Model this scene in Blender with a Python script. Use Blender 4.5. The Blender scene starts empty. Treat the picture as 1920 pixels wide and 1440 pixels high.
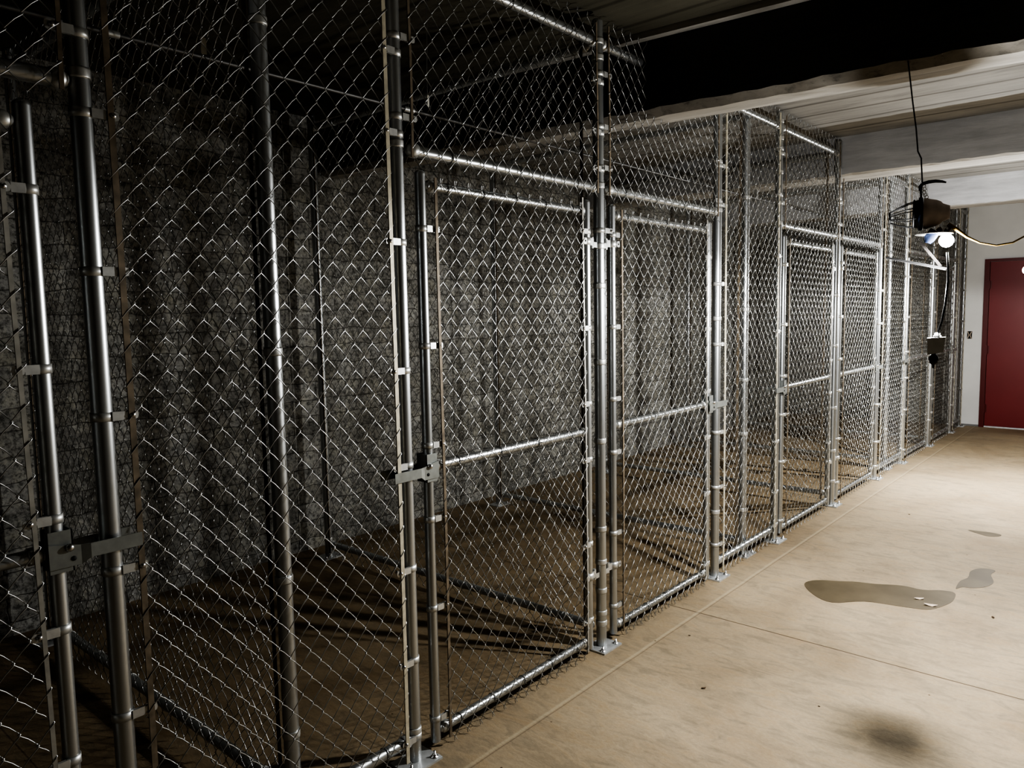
import bpy, math, random
import numpy as np
from mathutils import Matrix, Vector
random.seed(7)
S = bpy.context.scene
COL = S.collection
PI = math.pi

# ---------------------------------------------------------------- helpers
class MB:
    """collects geometry, builds ONE mesh object"""
    def __init__(s): s.v = []; s.f = []; s.sm = []
    def add(s, verts, faces, smooth=True):
        o = len(s.v); s.v += [tuple(map(float, p)) for p in verts]
        s.f += [tuple(i + o for i in f) for f in faces]; s.sm += [smooth] * len(faces)
        return s
    def tube(s, pts, r, n=12, cap=True, smooth=True):
        pts = [np.array(p, float) for p in pts]; m = len(pts)
        rs = r if isinstance(r, (list, tuple)) else [r] * m
        vs = []; prev = None
        for i in range(m):
            t = pts[min(i + 1, m - 1)] - pts[max(i - 1, 0)]; t = t / (np.linalg.norm(t) + 1e-12)
            if prev is None:
                a = np.array([0, 0, 1.0]) if abs(t[2]) < .9 else np.array([1.0, 0, 0])
            else: a = prev
            a = a - t * (a @ t); a /= np.linalg.norm(a); b = np.cross(t, a); prev = a
            for k in range(n):
                q = 2 * PI * k / n
                vs.append(pts[i] + rs[i] * (math.cos(q) * a + math.sin(q) * b))
        fs = [(i * n + k, i * n + (k + 1) % n, (i + 1) * n + (k + 1) % n, (i + 1) * n + k) for i in range(m - 1) for k in range(n)]
        s.add(vs, fs, smooth)
        if cap:
            s.add(vs[:n], [tuple(reversed(range(n)))], False); s.add(vs[-n:], [tuple(range(n))], False)
        return s
    def box(s, x0, x1, y0, y1, z0, z1, M=None, bev=0):
        v = [(x, y, z) for x in (x0, x1) for y in (y0, y1) for z in (z0, z1)]
        f = [(0, 1, 3, 2), (4, 6, 7, 5), (0, 4, 5, 1), (2, 3, 7, 6), (0, 2, 6, 4), (1, 5, 7, 3)]
        if M is not None: v = [tuple(M @ Vector(p)) for p in v]
        return s.add(v, f, False)
    def lathe(s, prof, n=20, M=None, smooth=True):
        """prof: (r, z) along local z"""
        vs = []
        for (r, z) in prof:
            for k in range(n):
                q = 2 * PI * k / n; vs.append((r * math.cos(q), r * math.sin(q), z))
        if M is not None: vs = [tuple(M @ Vector(p)) for p in vs]
        fs = [(i * n + k, i * n + (k + 1) % n, (i + 1) * n + (k + 1) % n, (i + 1) * n + k) for i in range(len(prof) - 1) for k in range(n)]
        return s.add(vs, fs, smooth)
    def prism(s, poly, z0, z1, M=None, smooth=False):
        n = len(poly); v = [(p[0], p[1], z0) for p in poly] + [(p[0], p[1], z1) for p in poly]
        if M is not None: v = [tuple(M @ Vector(p)) for p in v]
        f = [tuple(reversed(range(n))), tuple(range(n, 2 * n))] + [(k, (k + 1) % n, n + (k + 1) % n, n + k) for k in range(n)]
        return s.add(v, f, smooth)
    def plate_hole(s, cx, cz, hw, hh, hr, x0, x1, y0=None, n=16):
        """plate in the y/z plane, thickness x0..x1, with a round hole at (cx, cz); half sizes hw, hh"""
        o = []; i = []
        for k in range(n):
            q = 2 * PI * (k + .5) / n; c, d = math.cos(q), math.sin(q)
            m = min(hw / max(abs(c), 1e-6), hh / max(abs(d), 1e-6)); m = min(m, math.hypot(hw, hh) * .86)
            o.append((cx + c * m, cz + d * m)); i.append((cx + c * hr, cz + d * hr))
        v = [(x, p[0], p[1]) for x in (x0, x1) for ring in (o, i) for p in ring]
        f = []
        for k in range(n):
            l = (k + 1) % n
            f += [(k, l, n + l, n + k), (2 * n + k, 3 * n + k, 3 * n + l, 2 * n + l), (k, 2 * n + k, 2 * n + l, l), (n + k, n + l, 3 * n + l, 3 * n + k)]
        return s.add(v, f, False)
    def mesh(s, name, mat):
        me = bpy.data.meshes.new(name); me.from_pydata(s.v, [], s.f)
        me.polygons.foreach_set('use_smooth', s.sm); me.materials.append(mat); me.update(); return me
    def build(s, name, mat, parent=None, loc=(0, 0, 0), rot=None):
        return place(s.mesh(name, mat), name, parent, loc, rot)

def place(me, name, parent=None, loc=(0, 0, 0), rot=None):
    o = bpy.data.objects.new(name, me); COL.objects.link(o); o.location = loc
    if rot is not None: o.rotation_euler = rot
    if parent is not None: o.parent = parent
    return o
def thing(name, label, cat, loc=(0, 0, 0), rz=0, group=None):
    o = bpy.data.objects.new(name, None); COL.objects.link(o); o.empty_display_size = .1
    o.location = loc; o.rotation_euler = (0, 0, rz); o['label'] = label; o['category'] = cat
    if group: o['group'] = group
    return o
def tag(o, label, cat, group=None, kind=None):
    o['label'] = label; o['category'] = cat
    if group: o['group'] = group
    if kind: o['kind'] = kind
    return o
def struct(o): o['kind'] = 'structure'; return o

# ---------------------------------------------------------------- materials
def newmat(name):
    m = bpy.data.materials.new(name); m.use_nodes = True
    nt = m.node_tree; b = nt.nodes['Principled BSDF']; return m, nt, b
def N(nt, t, **k):
    n = nt.nodes.new(t)
    for a, v in k.items():
        if a in n.inputs: n.inputs[a].default_value = v
        else: setattr(n, a, v)
    return n
def ramp(nt, stops, src):
    r = nt.nodes.new('ShaderNodeValToRGB'); e = r.color_ramp.elements
    while len(e) < len(stops): e.new(.5)
    for i, (p, c) in enumerate(stops):
        e[i].position = p; e[i].color = (*c, 1) if len(c) == 3 else c
    nt.links.new(src, r.inputs[0]); return r
def metal(name, c, rough, met=1.0, var=.12, scale=30, bump=0.0):
    m, nt, b = newmat(name); L = nt.links.new
    tc = N(nt, 'ShaderNodeTexCoord'); no = N(nt, 'ShaderNodeTexNoise', Scale=scale, Detail=4.0)
    L(tc.outputs['Object'], no.inputs['Vector'])
    r = ramp(nt, [(.3, tuple(x * (1 - var) for x in c)), (.7, tuple(min(1, x * (1 + var)) for x in c))], no.outputs['Fac'])
    L(r.outputs[0], b.inputs['Base Color']); b.inputs['Metallic'].default_value = met
    mr = N(nt, 'ShaderNodeMapRange'); mr.inputs['To Min'].default_value = rough * .94; mr.inputs['To Max'].default_value = rough * 1.08
    L(no.outputs['Fac'], mr.inputs['Value']); L(mr.outputs[0], b.inputs['Roughness'])
    return m
def plain(name, c, rough=.5, met=0.0, emit=0):
    m, nt, b = newmat(name); L = nt.links.new
    no = N(nt, 'ShaderNodeTexNoise', Scale=25.0); tc = N(nt, 'ShaderNodeTexCoord'); L(tc.outputs['Object'], no.inputs['Vector'])
    r = ramp(nt, [(.3, tuple(x * .88 for x in c)), (.7, tuple(min(1, x * 1.1) for x in c))], no.outputs['Fac'])
    L(r.outputs[0], b.inputs['Base Color']); b.inputs['Roughness'].default_value = rough; b.inputs['Metallic'].default_value = met
    if emit:
        b.inputs['Emission Color'].default_value = (*c, 1); b.inputs['Emission Strength'].default_value = emit
    return m
M = {}
M['pipe'] = metal('galvanized_pipe', (.52, .54, .55), .36, .90, .03, 6)
M['wire'] = metal('galvanized_wire', (.52, .53, .53), .37, 1.0, .05, 40)
M['gate_strip'] = metal('tension_bar_grey', (.45, .44, .40), .5, .4, .2, 22)
M['latch'] = metal('grey_latch_steel', (.34, .36, .35), .42, .6, .10, 40)
M['dullpipe'] = metal('dull_conduit', (.20, .20, .20), .5, .8, .1, 6)
M['bracket'] = metal('zinc_bracket', (.66, .67, .66), .42, .65, .10, 60)
M['strip'] = metal('tension_bar_steel', (.62, .58, .46), .55, .25, .22, 22)
M['rusty_strip'] = metal('tension_bar_dull', (.22, .18, .13), .6, .2, .4, 22)
M['bolt'] = metal('bolt_steel', (.6, .6, .6), .28, 1, .1, 60)
M['plate'] = metal('base_plate_zinc', (.60, .62, .63), .45, .55, .14, 25)
M['black'] = plain('black_rubber', (.006, .006, .007), .6)
M['bar'] = plain('grey_bar', (.03, .03, .031), .6)
M['blue'] = plain('blue_plastic', (.012, .024, .07), .7)
M['housing'] = plain('taupe_housing', (.55, .47, .43), .8)
M['yellow'] = plain('yellow_plastic', (.24, .15, .03), .6)
M['orange'] = plain('orange_strap', (.004, .0013, .0001), .9)
M['greybox'] = plain('grey_box', (.5, .5, .5), .6)
M['green'] = plain('green_flare', (.02, .55, .36), .5, 0, .03)  # lens ghost painted as a faintly glowing green patch
M['paper'] = plain('paper_tag', (.75, .74, .66), .7)
M['bulb'] = plain('glowing_bulb', (1.0, .97, .90), .4, 0, 45)
M['leaf'] = plain('dry_leaf', (.10, .06, .03), .8)
M['flake'] = plain('pale_flake', (.75, .62, .50), .7)
M['dark'] = plain('dark_opening', (.02, .02, .018), .8)

def mat_floor():
    m, nt, b = newmat('concrete_floor'); L = nt.links.new
    tc = N(nt, 'ShaderNodeTexCoord'); P = tc.outputs['Object']
    n1 = N(nt, 'ShaderNodeTexNoise', Scale=1.1, Detail=8.0, Roughness=.62, Distortion=.6); L(P, n1.inputs['Vector'])
    mp = N(nt, 'ShaderNodeMapping'); mp.inputs['Scale'].default_value = (3.5, 9, 1); mp.inputs['Rotation'].default_value = (0, 0, .5); L(P, mp.inputs['Vector'])
    n2 = N(nt, 'ShaderNodeTexNoise', Scale=1.5, Detail=6.0, Roughness=.6, Distortion=1.6); L(mp.outputs[0], n2.inputs['Vector'])
    n3 = N(nt, 'ShaderNodeTexNoise', Scale=60.0, Detail=4.0, Roughness=.7); L(P, n3.inputs['Vector'])
    r1 = ramp(nt, [(.28, (.295, .228, .148)), (.5, (.40, .322, .220)), (.74, (.48, .393, .272))], n1.outputs['Fac'])
    r2 = ramp(nt, [(.33, (.72, .75, .78)), (.52, (1, 1, 1)), (.8, (1.0, .92, .80))], n2.outputs['Fac'])
    mx = N(nt, 'ShaderNodeMix', data_type='RGBA', blend_type='MULTIPLY'); mx.inputs[0].default_value = .8
    L(r1.outputs[0], mx.inputs[6]); L(r2.outputs[0], mx.inputs[7])
    r3 = ramp(nt, [(.35, (.9, .9, .9)), (.65, (1.05, 1.05, 1.05))], n3.outputs['Fac'])
    mx2 = N(nt, 'ShaderNodeMix', data_type='RGBA', blend_type='MULTIPLY'); mx2.inputs[0].default_value = .7
    L(mx.outputs[2], mx2.inputs[6]); L(r3.outputs[0], mx2.inputs[7])
    # dusty brown strip inside the cages
    sx = N(nt, 'ShaderNodeSeparateXYZ'); L(P, sx.inputs[0])
    mr = N(nt, 'ShaderNodeMapRange'); mr.inputs['From Min'].default_value = .25; mr.inputs['From Max'].default_value = -.35; L(sx.outputs[0], mr.inputs['Value'])
    mx3 = N(nt, 'ShaderNodeMix', data_type='RGBA', blend_type='MULTIPLY'); L(mr.outputs[0], mx3.inputs[0]); L(mx2.outputs[2], mx3.inputs[6]); mx3.inputs[7].default_value = (.72, .68, .62, 1)
    # control joints
    wob = N(nt, 'ShaderNodeTexNoise', Scale=3.0, Detail=3.0); L(P, wob.inputs['Vector'])
    def line(axis, c, w, wamp):
        a = N(nt, 'ShaderNodeMath', operation='MULTIPLY_ADD'); L(wob.outputs['Fac'], a.inputs[0]); a.inputs[1].default_value = wamp; L(sx.outputs[axis], a.inputs[2])
        s1 = N(nt, 'ShaderNodeMath', operation='SUBTRACT'); L(a.outputs[0], s1.inputs[0]); s1.inputs[1].default_value = c + wamp * .5
        ab = N(nt, 'ShaderNodeMath', operation='ABSOLUTE'); L(s1.outputs[0], ab.inputs[0])
        q = N(nt, 'ShaderNodeMapRange'); q.inputs['From Min'].default_value = w; q.inputs['From Max'].default_value = w * .3; L(ab.outputs[0], q.inputs['Value']); return q.outputs[0]
    cur = mx3.outputs[2]; hs = []
    for ax, c, w, wa, colr, k in ((1, 3.542, .006, .012, (.10, .07, .045), .95), (1, 6.30, .006, .012, (.20, .15, .10), .6), (1, .80, .0045, .012, (.12, .085, .055), .8), (1, 9.06, .006, .01, (.22, .17, .12), .5), (0, .172, .011, .012, (.55, .47, .33), .38), (0, .186, .004, .012, (.16, .12, .08), .55)):
        l = line(ax, c, w, wa); kk = N(nt, 'ShaderNodeMath', operation='MULTIPLY'); L(l, kk.inputs[0]); kk.inputs[1].default_value = k
        mm = N(nt, 'ShaderNodeMix', data_type='RGBA'); L(kk.outputs[0], mm.inputs[0]); L(cur, mm.inputs[6]); mm.inputs[7].default_value = (*colr, 1); cur = mm.outputs[2]
        if k > .5: hs.append(kk.outputs[0])
    # small specks
    vo = N(nt, 'ShaderNodeTexVoronoi', Scale=5.0); L(P, vo.inputs['Vector'])
    sp = ramp(nt, [(.0, (.25, .2, .15)), (.018, (.35, .3, .25)), (.028, (1, 1, 1))], vo.outputs['Distance'])
    mx4 = N(nt, 'ShaderNodeMix', data_type='RGBA', blend_type='MULTIPLY'); mx4.inputs[0].default_value = 1; L(cur, mx4.inputs[6]); L(sp.outputs[0], mx4.inputs[7])
    L(mx4.outputs[2], b.inputs['Base Color']); b.inputs['Roughness'].default_value = .72; b.inputs['Specular IOR Level'].default_value = .3
    bp = N(nt, 'ShaderNodeBump', Strength=.22, Distance=.01)
    ad = N(nt, 'ShaderNodeMath', operation='ADD'); L(n3.outputs['Fac'], ad.inputs[0]); L(n2.outputs['Fac'], ad.inputs[1])
    sb = N(nt, 'ShaderNodeMath', operation='SUBTRACT'); L(ad.outputs[0], sb.inputs[0]); L(hs[0], sb.inputs[1])
    L(sb.outputs[0], bp.inputs['Height']); L(bp.outputs[0], b.inputs['Normal']); return m
def mat_stone():
    m, nt, b = newmat('painted_rubble_wall'); L = nt.links.new
    tc = N(nt, 'ShaderNodeTexCoord'); P = tc.outputs['Object']
    di = N(nt, 'ShaderNodeTexNoise', Scale=4.0, Detail=4.0); L(P, di.inputs['Vector'])
    ad = N(nt, 'ShaderNodeVectorMath', operation='MULTIPLY_ADD'); L(di.outputs['Color'], ad.inputs[0]); ad.inputs[1].default_value = (.08, .08, .08); L(P, ad.inputs[2])
    mp = N(nt, 'ShaderNodeMapping'); mp.inputs['Scale'].default_value = (1, 1, 1); mp.inputs['Rotation'].default_value = (0, 0, 0); L(ad.outputs[0], mp.inputs['Vector'])
    sp = N(nt, 'ShaderNodeSeparateXYZ'); L(mp.outputs[0], sp.inputs[0]); cb = N(nt, 'ShaderNodeCombineXYZ'); L(sp.outputs[1], cb.inputs[0]); L(sp.outputs[2], cb.inputs[1])
    br = N(nt, 'ShaderNodeTexBrick', Scale=1.0); L(cb.outputs[0], br.inputs['Vector'])
    br.inputs['Color1'].default_value = (.40, .40, .385, 1); br.inputs['Color2'].default_value = (.28, .275, .25, 1); br.inputs['Mortar'].default_value = (.20, .198, .185, 1)
    br.inputs['Mortar Size'].default_value = .0045; br.inputs['Mortar Smooth'].default_value = .9; br.inputs['Brick Width'].default_value = .38; br.inputs['Row Height'].default_value = .12; br.inputs['Bias'].default_value = -.1
    n1 = N(nt, 'ShaderNodeTexNoise', Scale=9.0, Detail=9.0, Roughness=.72); L(P, n1.inputs['Vector'])
    n2 = N(nt, 'ShaderNodeTexNoise', Scale=38.0, Detail=5.0, Roughness=.75); L(P, n2.inputs['Vector'])
    r1 = ramp(nt, [(.34, (.42, .42, .40)), (.48, (.95, .95, .95)), (.7, (1.3, 1.27, 1.15))], n1.outputs['Fac'])
    r2 = ramp(nt, [(.40, (.25, .25, .24)), (.50, (1, 1, 1)), (.64, (1.35, 1.35, 1.35))], n2.outputs['Fac'])
    mx = N(nt, 'ShaderNodeMix', data_type='RGBA', blend_type='MULTIPLY'); mx.inputs[0].default_value = 1; L(br.outputs[0], mx.inputs[6]); L(r1.outputs[0], mx.inputs[7])
    my = N(nt, 'ShaderNodeMix', data_type='RGBA', blend_type='MULTIPLY'); my.inputs[0].default_value = .85; L(mx.outputs[2], my.inputs[6]); L(r2.outputs[0], my.inputs[7])
    L(my.outputs[2], b.inputs['Base Color']); b.inputs['Roughness'].default_value = .8
    bp = N(nt, 'ShaderNodeBump', Strength=.6, Distance=.022); a2 = N(nt, 'ShaderNodeMath', operation='SUBTRACT'); L(n1.outputs['Fac'], a2.inputs[0]); L(br.outputs['Fac'], a2.inputs[1])
    L(a2.outputs[0], bp.inputs['Height']); L(bp.outputs[0], b.inputs['Normal']); return m
def mat_conc(name, c, dk=.6, lines=True, rough=.8, sc=(1.2, 9, 9)):
    m, nt, b = newmat(name); L = nt.links.new
    tc = N(nt, 'ShaderNodeTexCoord'); P = tc.outputs['Object']
    mp = N(nt, 'ShaderNodeMapping'); mp.inputs['Scale'].default_value = sc; L(P, mp.inputs['Vector'])
    n1 = N(nt, 'ShaderNodeTexNoise', Scale=1.6, Detail=8.0, Roughness=.65, Distortion=.3); L(mp.outputs[0], n1.inputs['Vector'])
    n2 = N(nt, 'ShaderNodeTexNoise', Scale=2.0, Detail=5.0); L(P, n2.inputs['Vector'])
    r1 = ramp(nt, [(.30, tuple(x * dk for x in c)), (.47, c), (.72, tuple(min(1, x * 1.2) for x in c))], n1.outputs['Fac'])
    r2 = ramp(nt, [(.3, (.82, .82, .82)), (.7, (1.08, 1.08, 1.08))], n2.outputs['Fac'])
    mx = N(nt, 'ShaderNodeMix', data_type='RGBA', blend_type='MULTIPLY'); mx.inputs[0].default_value = 1; L(r1.outputs[0], mx.inputs[6]); L(r2.outputs[0], mx.inputs[7])
    cur = mx.outputs[2]
    if lines:
        wv = N(nt, 'ShaderNodeTexWave', Scale=1.1, Distortion=1.2, Detail=3.0); wv.bands_direction = 'Y'; wv.inputs['Detail Scale'].default_value = .6; L(P, wv.inputs['Vector'])
        rw = ramp(nt, [(.0, (.35, .33, .3)), (.05, (1, 1, 1))], wv.outputs['Fac'])
        m2 = N(nt, 'ShaderNodeMix', data_type='RGBA', blend_type='MULTIPLY'); m2.inputs[0].default_value = .8; L(cur, m2.inputs[6]); L(rw.outputs[0], m2.inputs[7]); cur = m2.outputs[2]
    L(cur, b.inputs['Base Color']); b.inputs['Roughness'].default_value = rough
    bp = N(nt, 'ShaderNodeBump', Strength=.35, Distance=.02); L(n1.outputs['Fac'], bp.inputs['Height']); L(bp.outputs[0], b.inputs['Normal']); return m
def mat_paint(name, c, rough=.5):
    m, nt, b = newmat(name); L = nt.links.new
    tc = N(nt, 'ShaderNodeTexCoord'); n = N(nt, 'ShaderNodeTexNoise', Scale=3.0, Detail=5.0); L(tc.outputs['Object'], n.inputs['Vector'])
    r = ramp(nt, [(.3, tuple(x * .94 for x in c)), (.7, tuple(min(1, x * 1.04) for x in c))], n.outputs['Fac']); L(r.outputs[0], b.inputs['Base Color'])
    b.inputs['Roughness'].default_value = rough; return m
M['floor'] = mat_floor(); M['stone'] = mat_stone()
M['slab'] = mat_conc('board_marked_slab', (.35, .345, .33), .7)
M['slabdark'] = mat_conc('shade_dark_slab', (.10, .094, .07), .6)  # shade on the near ceiling put into a darker slab colour
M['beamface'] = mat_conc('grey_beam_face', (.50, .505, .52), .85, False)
M['beamdark'] = mat_conc('shade_dark_beam_face', (.075, .075, .078), .7, False)  # unlit near side: its shade is put into the face colour
M['soffit'] = mat_conc('beam_soffit', (.42, .405, .375), .7, False)
M['rough'] = mat_conc('chipped_concrete', (.18, .17, .15), .35, False, .9, (9, 9, 9))
M['wallpaint'] = mat_paint('cream_wall', (.74, .74, .725), .6)
M['red'] = mat_paint('dark_red_paint', (.20, .020, .022), .42)
M['redframe'] = mat_paint('dark_red_frame', (.12, .012, .012), .42)
M['grey'] = mat_paint('grey_strip', (.22, .22, .22), .6)
def mat_wet():
    m, nt, b = newmat('wet_concrete'); L = nt.links.new
    tc = N(nt, 'ShaderNodeTexCoord'); n = N(nt, 'ShaderNodeTexNoise', Scale=4.0, Detail=5.0); L(tc.outputs['Object'], n.inputs['Vector'])
    r = ramp(nt, [(.35, (.10, .078, .045)), (.65, (.14, .11, .066))], n.outputs['Fac']); L(r.outputs[0], b.inputs['Base Color'])
    b.inputs['Roughness'].default_value = .6; b.inputs['Specular IOR Level'].default_value = .25; return m
M['wet'] = mat_wet()

# ---------------------------------------------------------------- setting
ZS = 2.93   # slab underside
def quadbox(name, mat, *a): return struct(MB().box(*a).build(name, mat))
quadbox('floor', M['floor'], -2.5, 3.8, -3.0, 11.6, -.12, 0)
cl = MB().box(-2.5, 3.8, 3.45, 11.6, ZS, ZS + .15).build('ceiling', M['slab']); struct(cl)
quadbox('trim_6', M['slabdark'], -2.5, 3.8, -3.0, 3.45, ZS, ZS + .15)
quadbox('wall_back', M['wallpaint'], -.085, 3.8, 11.48, 11.62, 0, ZS)
quadbox('wall_rear', M['stone'], -2.5, -.085, 11.48, 11.62, 0, ZS)
quadbox('wall_left', M['stone'], -2.62, -2.42, -3.0, 11.48, 0, ZS)
quadbox('wall_right', M['rough'], 3.6, 3.75, -3.0, 11.48, 0, ZS)
quadbox('wall_front', M['stone'], -2.5, 3.8, -3.15, -3.0, 0, ZS)
quadbox('baseboard_back', M['grey'], -.06, .205, 11.462, 11.48, 0, .022)

def beam(name, n0, n1, f0, f1, zb, x0=-2.42, x1=3.6, mats=('beamface', 'soffit', 'rough'), chip=0):
    """near face y = n0 + n1*x, far face y = f0 + f1*x, bottom zb, a broken arris when chip > 0"""
    root = bpy.data.objects.new(name, None); COL.objects.link(root); struct(root)
    xs = np.linspace(x0, x1, 90)
    face = MB(); sof = MB(); ro = MB(); rnd = random.Random(3)
    P = []
    for x in xs:
        yn = n0 + n1 * x; yf = f0 + f1 * x
        j = (rnd.random() - .5) if chip else 0
        P.append([(x, yn, ZS), (x, yn, zb + chip + j * .012), (x, yn + .012 + chip * 2.2 * (1.0 + .25 * (rnd.random() - .5)), zb + j * .004), (x, yf, zb), (x, yf, ZS)])
    def strip(mb, i, smooth=False):
        v = []; f = []
        for p in P: v += [p[i], p[i + 1]]
        for k in range(len(P) - 1): f.append((2 * k, 2 * k + 1, 2 * k + 3, 2 * k + 2))
        mb.add(v, f, smooth)
    strip(face, 0); strip(sof, 2); strip(ro, 1); ff = MB(); strip(ff, 3)
    face.build('beam_face', M[mats[0]], root); sof.build('beam_soffit', M[mats[1]], root); ro.build('broken_edge', M[mats[2]], root); ff.build('beam_back', M['beamface'], root)
    return root
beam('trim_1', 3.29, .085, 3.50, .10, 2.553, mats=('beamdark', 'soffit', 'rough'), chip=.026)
beam('trim_2', 6.26, 0, 6.55, .005, 2.63, mats=('beamface', 'soffit', 'soffit'), chip=.012)
beam('trim_3', 9.10, 0, 9.36, 0, 2.64, mats=('beamface', 'soffit', 'soffit'), chip=.008)
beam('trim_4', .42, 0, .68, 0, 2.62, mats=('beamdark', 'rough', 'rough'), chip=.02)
struct(MB().prism([(-2.42, 3.05), (3.6, 3.52), (3.6, 3.59), (-2.42, 3.08)], ZS - .03, ZS).build('trim_5', M['soffit']))

# door and its frame on the back wall
d = thing('door_1', '', ''); del d['label']; del d['category']; struct(d)
MB().box(.272, 1.19, 11.455, 11.48, .02, 2.155).build('door_leaf', M['red'], d)
fr = MB(); fr.box(.212, .268, 11.435, 11.48, 0, 2.19); fr.box(1.194, 1.25, 11.435, 11.48, 0, 2.19); fr.box(.268, 1.194, 11.435, 11.48, 2.158, 2.19); fr.build('door_frame', M['redframe'], d)
for z in (1.86, 1.02, .25):
    hb = MB(); hb.tube([(.27, 11.447, z - .055), (.27, 11.447, z + .055)], .010, 10); hb.box(.272, .292, 11.450, 11.456, z - .05, z + .05); hb.build('hinge', M['redframe'], d)
MB().box(.27, 1.194, 11.44, 11.48, 0, .018).build('threshold', M['plate'], d)
hd = MB(); hd.lathe([(0, 0), (.03, 0), (.03, .008), (.01, .012), (.01, .04), (0, .04)], 16, Matrix.Translation((1.12, 11.455, 1.0)) @ Matrix.Rotation(PI / 2, 4, 'X')); hd.tube([(1.12, 11.41, 1.0), (1.0, 11.41, 1.0)], .009, 8); hd.build('door_handle', M['bolt'], d)

# ---------------------------------------------------------------- shared small hardware
RP, RG, RR = .0245, .0185, .0205          # post, gate frame, rail radii
FX = .029                                 # fabric plane, in front of the pipes
def band_mesh(r, side, hh=.011):
    mb = MB(); n = 24; ro = r + .0028
    v = []; f = []
    for k in range(n):
        q = 2 * PI * k / n
        for (rr, z) in ((r + .0003, -hh), (ro, -hh), (ro, hh), (r + .0003, hh)): v.append((rr * math.cos(q), rr * math.sin(q), z))
    for k in range(n):
        l = (k + 1) % n
        for a in range(4): c = (a + 1) % 4; f.append((4 * k + a, 4 * l + a, 4 * l + c, 4 * k + c))
    mb.add(v, f, True)
    s = side; y0 = r * .55; y1 = r + .021
    for x0 in (ro - .0015, ):
        a, b_ = sorted((s * y0, s * y1)); mb.box(x0 - .001, x0 + .0015, a, b_, -hh, hh)
        mb.plate_hole(s * (r + .036), 0, .015, hh, .0052, x0 - .001, x0 + .0015)
    a, b_ = sorted((s * (r * .3), s * (r + .036))); mb.box(ro - .0085, ro - .0065, a, b_, -hh, hh)
    return mb.mesh('tension_band', M['bracket'])
bolt_me = MB().lathe([(0, .0065), (.004, .006), (.0068, .003), (.0072, 0), (.0072, -.001), (.0035, -.001), (.0035, -.018), (.006, -.018), (.006, -.024), (0, -.024)], 12, Matrix.Rotation(PI / 2, 4, 'Y')).mesh('carriage_bolt', M['bolt'])
BAND = {(k, s): band_mesh(r, s) for k, r in (('p', RP), ('g', RG)) for s in (1, -1)}
def add_band(par, k, s, z, bolt=True, rot=0.0, y=0):
    r = RP if k == 'p' else RG
    o = place(BAND[(k, s)], 'tension_band', par, (0, y, z), (0, 0, rot))
    if bolt: place(bolt_me, 'carriage_bolt', o, (r + .0045, s * (r + .036), 0))
    return o
collar_me = MB().lathe([(RP, -.012), (RP + .002, -.013), (RP + .003, -.008), (RP + .003, .008), (RP + .002, .013), (RP, .012)], 24).mesh('brace_band', M['bracket'])
plate_mb = MB(); plate_mb.box(-.05, .067, -.075, .075, 0, .008)
plate_me = plate_mb.mesh('base_plate', M['plate'])
anchor_me = MB().lathe([(.014, 0), (.014, .0025), (.0085, .003), (.0085, .010), (.0075, .011), (.0045, .011), (.0045, .022), (0, .022)], 10).mesh('anchor_bolt', M['bolt'])
def pipe_me(r, z0, z1, name='pipe'):
    mb = MB(); mb.lathe([(r, z0), (r, z1)], 28)
    mb.lathe([(r, z1), (r * .99, z1 + .004), (r * .8, z1 + .010), (r * .4, z1 + .013), (0, z1 + .014)], 28)
    mb.lathe([(0, z0), (r, z0)], 28, smooth=False)
    return mb.mesh(name, M['pipe'])
POST = pipe_me(RP, .008, 2.885)
REARPOST = pipe_me(RP, .008, 2.87)

def fence_post(y, label, left=(), right=(), collars=(), x=0, group='posts along the front of the cages', bolts=True, me=None):
    t = thing('fence_post', label, 'post', (x, y, 0), 0, group)
    place(me or POST, 'pipe', t)
    p = place(plate_me, 'base_plate', t)
    for (ax, ay) in ((.045, .055), (.045, -.055)): place(anchor_me, 'anchor_bolt', p, (ax, ay, .008))
    for z in left: add_band(t, 'p', -1, z, random.random() < .75)
    for z in right: add_band(t, 'p', 1, z, random.random() < .5)
    for z in collars: place(collar_me, 'brace_band', t, (0, 0, z))
    return t
ZB = (2.46, 2.20, 1.845, 1.413, 1.084, .718, .384, .10)
YL, YP, YA, YB, YC, YP2, YD, YE, YF, YP3, YG, YH, YI, YW = .722, 1.229, 1.692, 2.889, 4.10, 4.60, 5.01, 6.215, 7.42, 7.94, 8.34, 9.555, 10.73, 11.35
UP = (2.58, 2.26)
fence_post(YL, 'steel post at the left edge, gripped by the latch fork with the painted green lens ghost', (2.58, 2.27), (2.60, 2.09, 1.719, 1.366, .98, .60, .2), (2.18, 2.83))
fence_post(YP, 'steel post behind the mesh of the nearest fixed panel, left of the nearest full gate', (), (), (2.83, 2.45, 1.5, .8, .3), x=-.048)
fence_post(YA, 'steel post with a latch fork at the left side of the nearest full gate', ZB, (2.515, 2.258), (2.17, 2.83, .12))
fence_post(YB, 'hinge post shared by the two nearest full gates, standing in front of the darkest beam', (2.62, 2.40, 2.24), (2.66, 2.43, 2.25, 1.97), (2.17, 2.80, 2.73, 1.90, 1.72, 1.37, 1.0, .58, .42, .28, .17, .12))
fence_post(YC, 'steel post with the latch at the right side of the second full gate', (2.44, 2.22), (2.42, 2.2, 1.75, 1.4, .88, .55, .2), (2.17, 1.55, .40))
fence_post(YP2, 'steel post behind the mesh between the second and third full gates', (), (), (2.83, 2.3, 1.6, 1.15, .8, .3), x=-.048)
fence_post(YD, 'steel post left of the third full gate, just behind the dark beam', (2.65, 2.35, 1.95, 1.45, 1.05, .7, .35, .12), (2.62, 2.3), (2.17, 2.83, 2.72, 2.5))
fence_post(YE, 'hinge post shared by the third and fourth full gates', (2.45, 2.25), (2.42, 2.25), (2.17, 2.55, 1.7, 1.3, .8, .45, .2))
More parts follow.
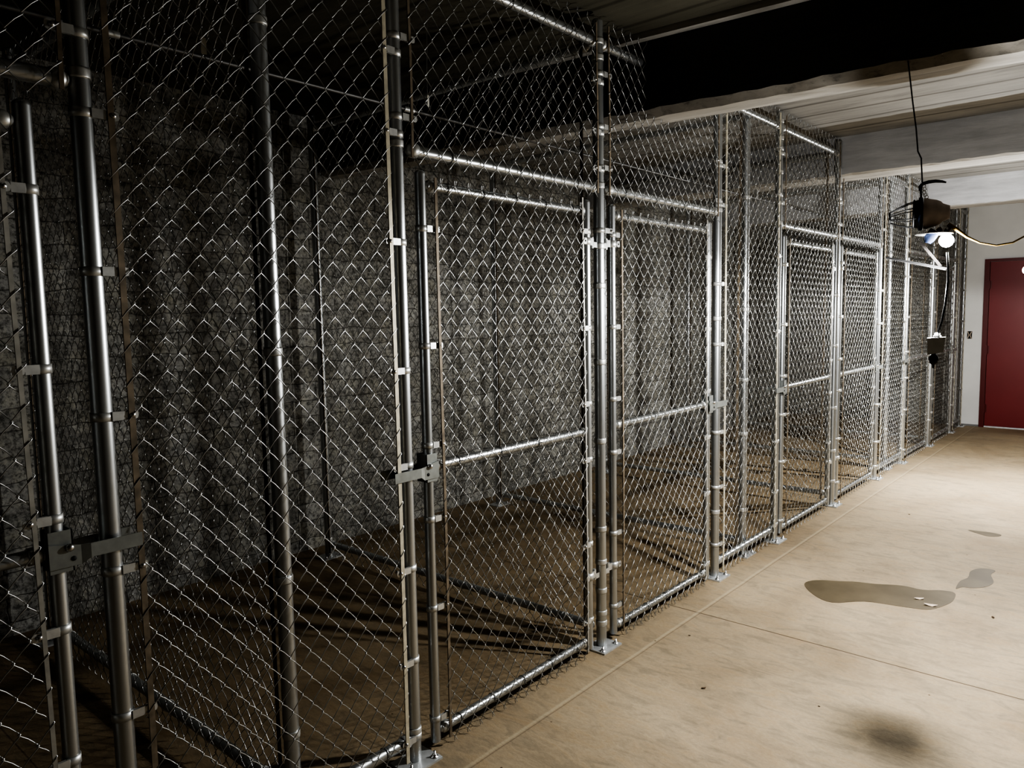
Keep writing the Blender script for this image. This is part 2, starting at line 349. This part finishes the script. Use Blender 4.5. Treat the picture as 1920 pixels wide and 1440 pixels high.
fence_post(YF, 'steel post with the latch at the right side of the fourth full gate', (2.6, 2.3), (2.6, 2.3, 1.75, 1.45, .7, .35, .12), (2.17, 2.83))
fence_post(YP3, 'steel post behind the mesh between the fourth and fifth full gates', (), (), (2.83, 2.1, 1.5, .9, .4), x=-.048)
fence_post(YG, 'steel post with the latch at the left side of the fifth full gate', (2.6, 2.3, 1.9, 1.45, .85, .5, .15), (2.6, 2.3), (2.17, 2.83))
fence_post(YH, 'hinge post shared by the fifth and sixth full gates', (2.45, 2.25), (2.6, 2.3), (2.17, 1.8, 1.2, .7, .3))
fence_post(YI, 'steel post with the latch at the right side of the farthest gate', (2.6, 2.3), (2.6, 2.3, 1.75, 1.45, .7, .35), (2.17, 2.83))
fence_post(YW, 'last steel post of the front row, against the cream wall', (2.6, 2.2, 1.8, 1.4, .9, .5, .15), (), (2.83,))

# ---------------------------------------------------------------- chain link fabric
PH, PV, WR = .071, .085, .0015
def beam_cut(y):
    for a, b_, z in ((3.27, 3.55, 2.545), (6.24, 6.57, 2.61), (9.08, 9.38, 2.62)):
        if a < y < b_: return z
    return 9
def chainlink(name, W, z0, z1, y_at=None, seed=0, wr=WR):
    """woven zigzag wires: local y along the panel, z up, x = depth. y_at: world y of local 0, for cuts under beams"""
    a = PH / 2; nw = max(1, int(round(W / a))); a = W / nw; h = PV / 2
    rng = np.random.RandomState(seed); NS = 5
    allV = []; allF = []; base = 0
    ph1, ph2 = rng.rand(2) * 6.28
    for k in range(nw):
        top = z1
        if y_at is not None: top = min(z1, beam_cut(y_at + (k + .5) * a))
        nh = int((top - z0) / h)
        e = .0028; pts = []
        for j in range(nh + 1):
            z = z0 + j * h; right = (j + k) % 2 == 0
            yc = (k + 1) * a + e if right else k * a - e
            # depth: rising segments lie in front, falling behind; corners roll between
            d_in = .0026 if right else -.0026
            sgn = 1 if right else -1
            if j > 0: pts.append((d_in, yc - sgn * .0035, z - .0040))
            pts.append((0, yc, z))
            if j < nh:
                pts.append((-d_in, yc - sgn * .0035, z + .0040))
                yn = k * a - e if right else (k + 1) * a + e
                pts.append((-d_in * 1.25, (yc + yn) / 2, z + h / 2 + .0026))
        # knuckled ends
        p0 = pts[0]; sg = -1 if p0[1] > (k + .5) * a else 1
        pts.insert(0, (p0[0] + .006, p0[1] - sg * .003, p0[2] - .012))
        p1 = pts[-1]; sg = -1 if p1[1] > (k + .5) * a else 1
        pts.append((p1[0] + .004, p1[1] - sg * .002, p1[2] + .014))
        p = np.array(pts); 
        p[:, 0] += .0028 * np.sin(p[:, 1] * 5.1 + ph1) * np.sin(p[:, 2] * 3.3 + ph2) + rng.randn() * .0004
        p[:, 2] += .0015 * np.sin(p[:, 1] * 7 + p[:, 2] * 4 + ph2)
        t = np.zeros_like(p); t[1:-1] = p[2:] - p[:-2]; t[0] = p[1] - p[0]; t[-1] = p[-1] - p[-2]
        t /= np.linalg.norm(t, axis=1)[:, None]
        A = np.cross(t, np.array([1.0, 0, 0])); A /= np.linalg.norm(A, axis=1)[:, None] + 1e-9; B = np.cross(t, A)
        q = 2 * PI * np.arange(NS) / NS
        ring = p[:, None, :] + wr * (np.cos(q)[None, :, None] * A[:, None, :] + np.sin(q)[None, :, None] * B[:, None, :])
        m = len(p); allV.append(ring.reshape(-1, 3))
        i = np.arange(m - 1)[:, None] * NS; c = np.arange(NS)[None, :]; c2 = (c + 1) % NS
        F = np.stack([i + c, i + c2, i + NS + c2, i + NS + c], -1).reshape(-1, 4) + base
        allF.append(F); base += m * NS
    V = np.concatenate(allV); F = np.concatenate(allF).astype(np.int32)
    me = bpy.data.meshes.new(name); me.vertices.add(len(V)); me.vertices.foreach_set('co', V.ravel().astype(np.float32))
    me.loops.add(F.size); me.loops.foreach_set('vertex_index', F.ravel())
    me.polygons.add(len(F)); me.polygons.foreach_set('loop_start', np.arange(0, F.size, 4, dtype=np.int32)); me.polygons.foreach_set('loop_total', np.full(len(F), 4, dtype=np.int32))
    me.materials.append(M['wire']); me.update(calc_edges=True); me.polygons.foreach_set('use_smooth', np.ones(len(F), dtype=bool)); me.validate(); return me

def cup_mesh(r):   # rail end cup along +y
    return MB().lathe([(0, -.006), (r * .7, -.004), (r + .004, .012), (r + .004, .034), (r + .0005, .036)], 20, Matrix.Rotation(-PI / 2, 4, 'X')).mesh('rail_end', M['bracket'])
CUP = cup_mesh(RR); CUPG = cup_mesh(RG * .93)
def rail(par, y0, y1, z, r=RR, cups=(True, True), cup=None, name='rail', x=0):
    mb = MB(); mb.lathe([(r, 0), (r, y1 - y0)], 20, Matrix.Rotation(-PI / 2, 4, 'X'))
    o = mb.build(name, M['pipe'], par, (x, y0, z)); cup = cup or CUP
    if cups[0]: place(cup, 'rail_end', o, (0, -.002, 0))
    if cups[1]: place(cup, 'rail_end', o, (0, y1 - y0 + .002, 0), (0, 0, PI))
    return o
def tie_mesh(r):
    pts = [(r * 1.12 * math.cos(q), .002 * math.sin(q * 2) + .004 * q / 6.3, r * 1.12 * math.sin(q)) for q in np.linspace(-.3, 2 * PI + .2, 18)]
    pts = [(FX, -.004, -.004)] + pts + [(FX + .003, .006, .004)]
    return MB().tube(pts, .0016, 5).mesh('tie_wire', M['wire'])
TIE = tie_mesh(RR); TIEG = tie_mesh(RG * .93)
def ties(r_obj, L_, step=.29, me=None):
    n = max(1, int(L_ / step))
    for i in range(n): place(me or TIE, 'tie_wire', r_obj, (0, (i + .5) * L_ / n, 0))
def tension_bar(par, y, z0, z1, mat='strip', lean=0.0, x=FX, w=.0075):
    mb = MB(); n = 14; v = []; f = []; th = .0024
    for i in range(n):
        u = i / (n - 1); z = z0 + (z1 - z0) * u; yy = lean * (u - .5) * 2 + .003 * math.sin(u * 5)
        for (a, b_) in ((-th, -w), (th, -w), (th, w), (-th, w)): v.append((a, yy + b_, z))
    for i in range(n - 1):
        for k in range(4): f.append((4 * i + k, 4 * i + (k + 1) % 4, 4 * i + 4 + (k + 1) % 4, 4 * i + 4 + k))
    mb.add(v, f, False); mb.add(v[:4], [(3, 2, 1, 0)], False); mb.add(v[-4:], [(0, 1, 2, 3)], False)
    return mb.build('tension_bar', M[mat], par, (x, y, 0))
BO = RP + .032    # bar offset from a post axis

def rails_split(par, y0, y1, base, z, cups=True):
    """top rail, interrupted where a beam crosses"""
    for a, b_, _ in ((3.27, 3.55, 0), (6.24, 6.57, 0), (9.08, 9.38, 0)):
        if a < y1 and b_ > y0:
            segs = []
            if a - y0 > .12: segs.append((y0, a - .02, (True, False)))
            if y1 - b_ > .12: segs.append((b_ + .03, y1, (False, True)))
            out = [rail(par, s - base, e - base, z, cups=c) for s, e, c in segs]
            for o, (s, e, c) in zip(out, segs): ties(o, e - s)
            return
    o = rail(par, y0 - base, y1 - base, z); ties(o, y1 - y0)

def transom(ya, yb, label, seed):
    t = thing('transom_panel', label, 'fence panel', (0, ya, 2.16), 0, 'mesh panels above the gates')
    W = yb - ya
    rails_split(t, ya + RP, yb - RP, ya, 2.795 - 2.16)
    o = rail(t, RP + .032, W - RP - .006, 0); ties(o, W - 2 * RP)
    cut = min(beam_cut(ya + BO), 2.88)
    tension_bar(t, BO - .008, -.03, min(beam_cut(ya + BO), 2.87) - 2.16, 'rusty_strip', w=.005); tension_bar(t, W - BO + .008, -.03, min(beam_cut(yb - BO), 2.87) - 2.16, 'rusty_strip', w=.005)
    me = chainlink('chain_link_mesh', W - 2 * BO + .02, 2.11, 2.875, ya + BO, seed)
    place(me, 'chain_link_mesh', t, (FX, BO - .01, -2.16)); return t
def fixed_panel(ya, yb, label, seed, lat='strip', rat='strip'):
    t = thing('mesh_fence_section', label, 'fence panel', (0, ya, 0), 0, 'fixed mesh panels between the gates')
    W = yb - ya
    rails_split(t, ya + RP, yb - RP, ya, 2.795)
    mid = W * .5
    o = rail(t, RP, W - RP, .092, x=.002); ties(o, W - 2 * RP, .2)
    tension_bar(t, BO, .03, 2.87, lat); tension_bar(t, W - BO, .03, 2.87, rat, x=FX)
    me = chainlink('chain_link_mesh', W - 2 * BO + .02, .03, 2.885, ya + BO, seed)
    place(me, 'chain_link_mesh', t, (FX, BO - .01, 0)); return t
fixed_panel(YL, YA, 'nearest fixed chain link panel, left of the nearest full gate', 1, 'rusty_strip', 'strip')
fixed_panel(YC, YD, 'fixed chain link panel between the second and third full gates', 2)
fixed_panel(YF, YG, 'fixed chain link panel between the fourth and fifth full gates', 3)
fixed_panel(YI, YW, 'fixed chain link panel at the far end, against the cream wall', 4)
transom(-.47, YL, 'mesh panel above the partly visible gate at the left edge', 11)
transom(YA, YB, 'mesh panel above the nearest full gate', 12)
transom(YB, YC, 'mesh panel above the second full gate, cut under the dark beam', 13)
transom(YD, YE, 'mesh panel above the third full gate', 14)
transom(YE, YF, 'mesh panel above the fourth full gate, notched under the middle grey beam', 15)
transom(YG, YH, 'mesh panel above the fifth full gate', 16)
transom(YH, YI, 'mesh panel above the farthest gate', 17)

# ---------------------------------------------------------------- gates
GW = .99
GM = chainlink('chain_link_mesh', GW - 2 * .05 + .02, .02, 2.075, None, 31)
STILE = pipe_me(RG, .03, 2.085, 'stile')
def latch_parts(par, s):
    """fork latch on the stile; s = direction from stile to its post (-1 / +1)"""
    body = MB()
    for x in (RG + .004, -RG - .007): body.box(x, x + .003, min(-s * .022, s * .030), max(-s * .022, s * .030), -.05, .05)
    body.box(-RG - .004, RG + .007, min(s * .027, s * .030), max(s * .027, s * .030), -.05, .05)
    body.tube([(0, 0, .045), (0, 0, -.045)], RG + .0035, 18)
    lt = body.build('fork_latch', M['latch'], par, (0, 0, 1.06))
    for sx in (1, -1):
        a = MB(); x = sx * .030
        prof = [(-.024, x), (.045, x), (.065, sx * .036), (.185, sx * .037)]
        v = []; f = []
        for i, (yy, xx) in enumerate(prof):
            hz = .017 if i else .030
            for (dx, zz) in ((-.0016, -hz if i > 1 else -.03), (.0016, -hz if i > 1 else -.03), (.0016, hz), (-.0016, hz)): v.append((xx + dx, s * yy, zz - .008))
        for i in range(len(prof) - 1):
            for k in range(4): f.append((4 * i + k, 4 * i + (k + 1) % 4, 4 * i + 4 + (k + 1) % 4, 4 * i + 4 + k))
        a.add(v, f, False); a.add(v[-4:], [(0, 1, 2, 3)], False); a.add(v[:4], [(3, 2, 1, 0)], False)
        a.build('fork_arm', M['latch'], lt)
    for (yy, zz, r_) in ((.020, .008, 1.5), ):
        o = place(bolt_me, 'carriage_bolt', lt, (.0325, s * yy, zz)); o.scale = (1.4, 1.4, 1.4)
    MB().lathe([(0, 0), (.006, 0), (.006, .001), (0, .001)], 12, Matrix.Translation((.0317, s * .028, -.020)) @ Matrix.Rotation(PI / 2, 4, 'Y')).build('pin_hole', M['dark'], lt)
    return lt
def hinge_parts(par, s, z):
    h = MB()
    h.lathe([(RG + .0002, -.016), (RG + .004, -.016), (RG + .004, .016), (RG + .0002, .016)], 20)
    h.box(.004, .008, min(s * RG, s * .05), max(s * RG, s * .05), -.016, .016); h.box(-.008, -.004, min(s * RG, s * .05), max(s * RG, s * .05), -.016, .016)
    h.tube([(0, s * .047, -.028), (0, s * .047, .022)], .0075, 10)
    h.plate_hole(-s * (RG + .012), 0, .012, .014, .005, RG - .002, RG + .001)
    h.box(.006, .009, min(s * .047, s * .075), max(s * .047, s * .075), -.024, .0)
    return h.build('hinge', M['bracket'], par, (0, 0, z))
def gate(y0, latch_low, label, group='swing gates of the cages', flare=False, proto=None):
    t = thing('chain_link_gate', label, 'gate', (0, y0, 0), 0, group)
    lo = place(STILE, 'stile', t, (0, 0, 0)); hi = place(STILE, 'stile', t, (0, GW, 0))
    la, hi_ = (lo, hi) if latch_low else (hi, lo)
    for z, nm in ((.066, 'bottom_rail'), (1.058, 'middle_rail'), (2.048, 'top_rail')):
        r = rail(t, RG + .008, GW - RG - .008, z, RG * .93, (True, True), CUPG, nm)
        if nm == 'middle_rail': ties(r, GW - .05, .22, TIEG)
        else: ties(r, GW - .05, .16, TIEG)
    place(GM, 'chain_link_mesh', t, (FX - .004, .05 - .01, 0))
    tension_bar(t, .052, .03, 2.075, 'rusty_strip', x=FX - .003, w=.006); tension_bar(t, GW - .048, .03, 2.10, 'gate_strip', -.006, x=FX - .006, w=.005)
    sl = -1 if latch_low else 1
    for z in (1.899, 1.492, 1.138, .869, .539, .119): add_band(la, 'g', -sl, z, random.random() < .5)
    for z in (1.957, 1.529, 1.187, .93, .533, .17): add_band(hi_, 'g', sl, z, random.random() < .6)
    lt = latch_parts(la, sl)
    for z in (1.915, .375): hinge_parts(hi_, -sl, z)
    if flare:
        o = MB().box(0, .0006, -.002, .016, -.016, .012).build('green_flare', M['green'], lt, (RG + .0078, .012, .0)); o['label'] = 'small green lens ghost painted as a patch'
    return t
gate(.598 - GW, False, 'partly visible gate at the left edge, with a green lens ghost painted on its latch', flare=True)
gate(YA + .105, True, 'nearest full gate, latched to the post on its left')
gate(YB + .105, False, 'second full gate, hinged on the same post as the nearest one')
gate(YD + .105, True, 'third full gate, beside the post behind the dark beam')
gate(YE + .1, False, 'fourth full gate, hinged on the same post as the third')
gate(YG + .105, True, 'fifth full gate, latched on its left, seen behind the hanging switch box')
gate(YH + .09, False, 'farthest gate, near the cream wall')

# ---------------------------------------------------------------- partitions running back to the stone wall
PD = 2.16
PM = chainlink('chain_link_mesh', PD - .08, .03, 2.86, None, 77)
names = [(YP, 'nearest cage partition, behind the nearest fixed panel'), (YB, 'cage partition running back from the hinge post of the two nearest full gates'),
         (YP2, 'cage partition behind the mesh between the second and third full gates'), (YE, 'cage partition running back from the hinge post of the third and fourth full gates'),
         (YP3, 'cage partition behind the mesh between the fourth and fifth full gates'), (YH, 'cage partition running back from the hinge post of the two farthest gates')]
for (y, lab) in names:
    t = thing('partition_panel', lab, 'partition', (-.03, y, 0), PI / 2, 'partitions between the cages')
    # local +y runs to world -x
    yo = .0
    for z, nm in ((.092, 'bottom_rail'), (2.795, 'top_rail')):
        r = rail(t, RP + .0, PD - RP, z, name=nm); ties(r, PD - .1, .33)
    place(PM, 'chain_link_mesh', t, (-.027, .04, 0))
    tension_bar(t, .045, .04, 2.85, 'rusty_strip', x=-.027); tension_bar(t, PD - .05, .04, 2.85, 'rusty_strip', x=-.027)
rl = ['rear corner post at the stone wall, seen left of the nearest full gate', 'rear post at the stone wall, seen through the middle of the nearest full gate',
      'rear post at the stone wall behind the third full gate', 'rear post at the stone wall behind the fourth full gate', 'rear post at the stone wall behind the fifth full gate']
for y, lab in zip((YB, YP2, YE, YP3, YH), rl):
    fence_post(y, lab, (), (), (2.83, 1.9, 1.1, .12), x=-.03 - PD, group='rear posts along the stone wall', me=REARPOST)
fence_post(YP, 'rear post at the stone wall in the dark lower left', (), (), (2.83, .12), x=-.03 - PD, group='rear posts along the stone wall', me=REARPOST)

# conduit strapped under the beams inside the cages
t = thing('electrical_conduit', 'thin metal conduit running under the beams above the cages', 'pipe', (-.74, 0, 2.555))
MB().tube([(0, y, 0) for y in np.linspace(-.2, 9.6, 30)], .0085, 10, smooth=True).build('conduit_tube', M['dullpipe'], t)
for y in (1.1, 2.42, 4.0, 5.6, 7.2): MB().tube([(0, y - .03, 0), (0, y + .03, 0)], .0125, 12).build('coupling', M['bracket'], t)
for y, zt in ((3.38, .016), (6.4, .075), (.55, .065)):
    MB().box(-.012, .012, y - .01, y + .01, .0, zt + .01).build('strap', M['bracket'], t)

# dangling strings
def string(x, y, z0, z1, lab, tagw):
    t = thing('pull_string', lab, 'string', (x, y, z0))
    MB().tube([(0, .004 * math.sin(u * 5), -(z0 - z1) * u) for u in np.linspace(0, 1, 8)], .0015, 6).build('cord', M['wire'], t)
    MB().box(-.001, .001, -tagw / 2, tagw / 2, -(z0 - z1) - .045, -(z0 - z1)).build('tag', M['paper'], t)
string(-.12, 1.10, ZS, 2.39, 'thin string with a small pale tag hanging at the upper left behind the mesh', .016)
string(-.30, 2.13, ZS, 2.475, 'thin string with a tiny white tag hanging above the nearest full gate', .010)

# ---------------------------------------------------------------- floor things
def puddle(pts, label):
    c = np.mean(pts, axis=0); n = len(pts); P = []
    for i in range(n):   # smooth closed outline
        p0, p1, p2, p3 = [np.array(pts[(i + k) % n]) for k in (-1, 0, 1, 2)]
        for u in (0, .25, .5, .75):
            P.append(.5 * ((2 * p1) + (-p0 + p2) * u + (2 * p0 - 5 * p1 + 4 * p2 - p3) * u * u + (-p0 + 3 * p1 - 3 * p2 + p3) * u ** 3) - c)
    m = MB().prism([tuple(p) for p in P], .0004, .0012)
    return tag(m.build('puddle', M['wet'], None, (c[0], c[1], 0)), label, 'puddle', 'damp patches on the concrete')
puddle([(0.463, 4.303), (0.495, 4.406), (0.61, 4.473), (0.685, 4.521), (0.779, 4.55), (0.905, 4.616), (1.015, 4.617), (1.098, 4.671), (1.164, 4.671), (1.18, 4.555), (1.165, 4.457), (1.114, 4.333), (1.045, 4.298), (0.959, 4.277), (0.809, 4.235), (0.679, 4.113), (0.561, 4.168)], 'long damp patch on the concrete floor of the corridor')
puddle([(1.155, 4.748), (1.15, 4.895), (1.174, 4.992), (1.166, 5.125), (1.207, 5.217), (1.278, 5.224), (1.271, 5.124), (1.303, 4.992), (1.284, 4.89), (1.23, 4.817), (1.18, 4.799)], 'small round damp patch right of the long one')
puddle([(0.993, 6.074), (1.056, 6.089), (1.135, 6.101), (1.192, 6.08), (1.184, 6.026), (1.135, 5.989), (1.078, 6.009)], 'thin dark damp streak on the floor farther up the corridor')
def debris(x, y, s, mat, lab, cat, rz):
    rnd = random.Random(int(x * 1000)); P = []
    for k in range(9):
        q = 2 * PI * k / 9; r = s * (.6 + .5 * rnd.random()); P.append((r * math.cos(q), r * .45 * math.sin(q)))
    v = [(p[0], p[1], .002 + .25 * abs(p[0])) for p in P] + [(0, 0, .002 + s * .25)]
    f = [(k, (k + 1) % 9, 9) for k in range(9)]
    mb = MB().add(v, f, False); v2 = [(a, b_, c - .0012) for a, b_, c in v]; mb.add(v2, [tuple(reversed(q)) for q in f], False)
    return tag(mb.build(cat, M[mat], None, (x, y, 0), (0, 0, rz)), lab, cat.replace('_', ' '))
debris(1.102, 4.389, .035, 'flake', 'pale peeling flake at the lower edge of the long damp patch', 'paint_flake', .3)
debris(1.03, 4.455, .025, 'flake', 'small pale flake lying in the middle of the long damp patch', 'paint_flake', .5)
debris(.567, 2.82, .014, 'leaf', 'tiny dark crumpled leaf on the floor in front of the nearest gates', 'dry_leaf', 1.0)
debris(.993, 2.974, .006, 'leaf', 'tiny dark pebble of debris on the open floor', 'floor_crumb', .2)
debris(1.383, 4.413, .015, 'leaf', 'small twig-like dark scrap right of the long damp patch', 'wood_scrap', 1.9)
debris(.567, 6.271, .010, 'leaf', 'tiny dark speck on the second cross joint of the floor', 'floor_crumb', .4)
debris(.274, 3.255, .008, 'leaf', 'tiny dark bit beside the long floor joint near the second gate', 'floor_crumb', .4)

# wall box
t = thing('outlet_box', 'small open electrical box with loose wires in the cream wall beside the red door', 'outlet', (.063, 11.48, 1.21))
MB().box(-.028, .028, -.003, -.0005, -.05, .05).build('box_opening', M['dark'], t)
for s in (-1, 1): MB().tube([(s * .022, -.006, .045), (s * .006, -.012, 0), (s * .022, -.006, -.045)], .004, 6).build('wire', M['flake'], t)

# ---------------------------------------------------------------- hanging work lights
def work_light(loc, rz, label, power=None):
    """local x = right, z = up, origin at the lit bulb"""
    t = thing('work_light', label, 'lamp', loc, rz, 'hanging work lights')
    RX = Matrix.Rotation(-PI / 2, 4, 'Y')    # lathe axis z -> -x
    # unlit head: cage and lens to the left, housing to the right; axis height z=.108
    hz = .112
    b_ = MB(); b_.lathe([(.060, .0), (.062, -.012), (.058, -.020), (.052, -.045), (.045, -.060), (.036, -.068), (.030, -.082), (.026, -.092), (0, -.094)], 28, Matrix.Translation((-.084, 0, hz)) @ RX)
    b_.build('lamp_housing', M['housing'], t)
    rg = MB(); rg.lathe([(.0, .002), (.058, .002), (.066, .004), (.067, .016), (.062, .018), (.056, .018), (.050, .010), (0, .008)], 28, Matrix.Translation((-.084, 0, hz)) @ RX); rg.build('rim', M['blue'], t)
    sh = MB(); sh.lathe([(.058, .018), (.052, .034), (.050, .034), (.056, .018)], 28, Matrix.Translation((-.084, 0, hz)) @ RX); sh.build('inner_ring', M['black'], t)
    cg = MB()
    for k in range(8):
        q = 2 * PI * (k + .5) / 8; c, s = math.cos(q), math.sin(q)
        cg.tube([(-.104, .056 * c, hz + .056 * s), (-.14, .052 * c, hz - .003 + .050 * s), (-.175, .038 * c, hz - .006 + .037 * s), (-.205, .024 * c, hz - .008 + .022 * s)], .0022, 6)
    cg.tube([(-.205, .024 * math.cos(q), hz - .008 + .022 * math.sin(q)) for q in np.linspace(0, 2 * PI, 17)], .0028, 6)
    cg.tube([(-.118, .057 * math.cos(q), hz + .057 * math.sin(q)) for q in np.linspace(0, 2 * PI, 25)], .003, 6)
    cg.build('wire_guard', M['black'], t)
    # handle above
    hd = MB(); hd.tube([(-.098, 0, .205), (-.098, 0, .222), (-.090, 0, .232), (-.070, 0, .237), (-.045, 0, .238), (-.022, 0, .234), (-.008, 0, .229)], [.006, .007, .007, .007, .0065, .005, .003], 10)
    hd.tube([(-.096, 0, .207), (-.094, 0, .172)], .004, 8); hd.build('handle', M['black'], t)
    ch = MB()
    for i, (x, z) in enumerate(((-.086, .222), (-.083, .210), (-.084, .198), (-.079, .187), (-.075, .177))):
        ch.tube([(x + .006 * math.cos(q), (.003 if i % 2 else -.003) + .002 * math.cos(q), z + .007 * math.sin(q)) for q in np.linspace(0, 2 * PI, 11)], .0014, 5)
    ch.build('chain', M['bolt'], t)
    # lit head: blue socket, yellow collar, globe, added baffle disc over it
    so = MB(); so.tube([(-.040, 0, .042), (-.060, 0, .012), (-.066, 0, -.006)], [.020, .021, .012], 16); so.build('socket', M['blue'], t)
    yc = MB(); yc.tube([(-.030, 0, .052), (-.022, .004, .038)], .010, 10); yc.tube([(.004, 0, .062), (.012, 0, .048), (.004, 0, .036), (-.008, 0, .044)], .006, 8); yc.build('yellow_clip', M['yellow'], t)
    MB().lathe([(.0, .038), (.05, .033), (.068, .029), (.068, .0275), (.05, .0315), (0, .036)], 28, Matrix.Translation((-.044, 0, .0))).build('added_baffle', M['bracket'], t)  # added disc that keeps bulb light off the housing
    gl = MB(); gl.lathe([(0, -.027), (.011, -.0245), (.020, -.018), (.0265, -.006), (.027, .004), (.022, .016), (.014, .024), (0, .027)], 20); gl.build('bulb', M['bulb'], t)
    st = MB(); st.prism([(-.096, -.004), (-.088, .004), (-.013, -.098), (-.023, -.102)], -.006, .006, Matrix.Rotation(PI / 2, 4, 'X')); st.build('orange_strut', M['orange'], t)
    ba = MB(); ba.prism([(-.218, -.052), (-.215, -.060), (.000, -.117), (.005, -.108)], -.012, .012, Matrix.Rotation(PI / 2, 4, 'X')); ba.build('metal_bar', M['bar'], t)
    # black cord and switch box
    co = MB(); co.tube([(.004, -.03, -.050), (.008, -.06, -.10), (.010, -.08, -.165), (.004, -.09, -.25), (-.006, -.10, -.32), (-.020, -.10, -.372)], .0042, 8); co.build('black_cord', M['black'], t)
    bx = MB(); bx.prism([(-.054, -.386), (.008, -.382), (.003, -.440), (-.052, -.452)], -.022, .022, Matrix.Translation((0, -.10, 0)) @ Matrix.Rotation(PI / 2, 4, 'X'))
    sb = bx.build('switch_box', M['greybox'], t)
    MB().lathe([(.014, -.384), (.014, -.376), (.010, -.374), (.010, -.366), (0, -.364)], 14, Matrix.Translation((-.020, -.10, 0))).build('cord_grip', M['bracket'], sb)
    MB().lathe([(.008, -.446), (.008, -.452), (.016, -.458), (.018, -.470), (.013, -.486), (.005, -.492), (.004, -.505), (0, -.506)], 14, Matrix.Translation((-.030, -.10, 0))).build('plug', M['black'], sb)
    return t
RZ = math.radians(10.9)
LX, LY, LZ = 1.297, 3.44, 1.86
w = work_light((LX, LY, LZ), RZ, 'work light with a glowing bulb and unlit caged head, hanging below the dark beam')
B2 = (1.112, 7.5, 1.885)
t = thing('hanging_bulb', 'small lit bulb hanging at the right edge in front of the red door', 'lamp', B2)
MB().lathe([(0, -.036), (.015, -.033), (.028, -.022), (.034, -.006), (.033, .006), (.024, .022), (.015, .034), (.013, .045)], 20).build('bulb', M['bulb'], t)
MB().lathe([(.015, .04), (.018, .05), (.018, .085), (.006, .095), (0, .096)], 16).build('socket', M['black'], t)
def loc2w(o, p): 
    c, s = math.cos(RZ), math.sin(RZ); return (o[0] + c * p[0] - s * p[1], o[1] + s * p[0] + c * p[1], o[2] + p[2])
hook = MB(); O = (LX, LY, LZ)
top = (1.140, 3.375, 2.66); tw = loc2w(O, (-.092, 0, .238))
pts = [top, (1.150, 3.40, 2.55), (1.165, 3.41, 2.42), (1.180, 3.415, 2.31), (1.190, 3.41, 2.22), (1.205, 3.40, 2.19), tw]
tag(hook.tube(pts, .0028, 6).build('hanging_wire', M['black']), 'thin black wire hanging from the dark beam to the nearer work light', 'wire')
tag(MB().tube([(B2[0], B2[1], ZS), (B2[0] + .006, B2[1], 2.5), (B2[0], B2[1], B2[2] + .09)], .0028, 6).build('pendant_wire', M['black']), 'thin black cord from the slab to the second bulb at the right edge', 'cord')
yc = [(.004, 0, .064), (.030, 0, .045), (.070, 0, .010), (.115, 0, -.016), (.170, .02, -.028), (.225, .05, -.018), (.275, .08, .012), (.325, .10, .046), (.42, .14, .13), (.60, .2, .27)]
tag(MB().tube([loc2w(O, p) for p in yc], [.0085, .008, .0055] + [.0035] * 7, 8).build('extension_cord', M['yellow']), 'yellow cord sagging away to the right from the nearer work light', 'cord')

# ---------------------------------------------------------------- lights
def spot(loc, energy, dirv, size=PI, blend=.12, rad=.025, col=(1, .995, .975)):
    l = bpy.data.lights.new('lamp', 'SPOT'); l.energy = energy; l.spot_size = size; l.spot_blend = blend; l.shadow_soft_size = rad; l.color = col
    o = bpy.data.objects.new('lamp_light', l); COL.objects.link(o); o.location = loc
    o.rotation_euler = Vector(dirv).to_track_quat('-Z', 'Y').to_euler(); return o
def point(loc, energy, rad=.03, col=(1, .995, .975)):
    l = bpy.data.lights.new('lamp', 'POINT'); l.energy = energy; l.shadow_soft_size = rad; l.color = col
    o = bpy.data.objects.new('lamp_light', l); COL.objects.link(o); o.location = loc; return o
spot((LX, LY, LZ - .032), 98, (-.12, -.04, -1), PI, .10, .028)
point((LX - .01, LY - .02, LZ - .20), 38)
spot((1.112, 7.5, 1.845), 110, (-.05, .02, -1), PI, .10, .02)
point((1.112, 7.5, 1.845), 120)

# ---------------------------------------------------------------- world and camera
wd = bpy.data.worlds.new('world'); S.world = wd; wd.use_nodes = True
wd.node_tree.nodes['Background'].inputs[0].default_value = (.01, .01, .012, 1); wd.node_tree.nodes['Background'].inputs[1].default_value = .3
cam = bpy.data.cameras.new('camera'); co = bpy.data.objects.new('camera', cam); COL.objects.link(co)
R = np.array([[0.757473632678103, 0.652621326118097, -0.017863384150118945], [-0.0476472092655312, 0.08254949696980571, 0.9954472984539354], [0.6511247493734553, -0.7531739408967151, 0.09362465224216623]])
m4 = Matrix(((R[0][0], R[1][0], R[2][0], 1.9578), (R[0][1], R[1][1], R[2][1], 0), (R[0][2], R[1][2], R[2][2], 1.6), (0, 0, 0, 1)))
co.matrix_world = m4; cam.sensor_width = 36; cam.sensor_fit = 'HORIZONTAL'; cam.lens = 1403.18 / 1920 * 36; cam.clip_start = .02
S.camera = co
S.view_settings.view_transform = 'AgX'; S.view_settings.look = 'AgX - Very High Contrast'; S.view_settings.exposure = 0.65; S.view_settings.gamma = 1
S.cycles.use_denoising = True; S.cycles.adaptive_threshold = .02
S.cycles.max_bounces = 6; S.cycles.diffuse_bounces = 4; S.cycles.glossy_bounces = 3; S.cycles.caustics_reflective = False; S.cycles.sample_clamp_indirect = 4
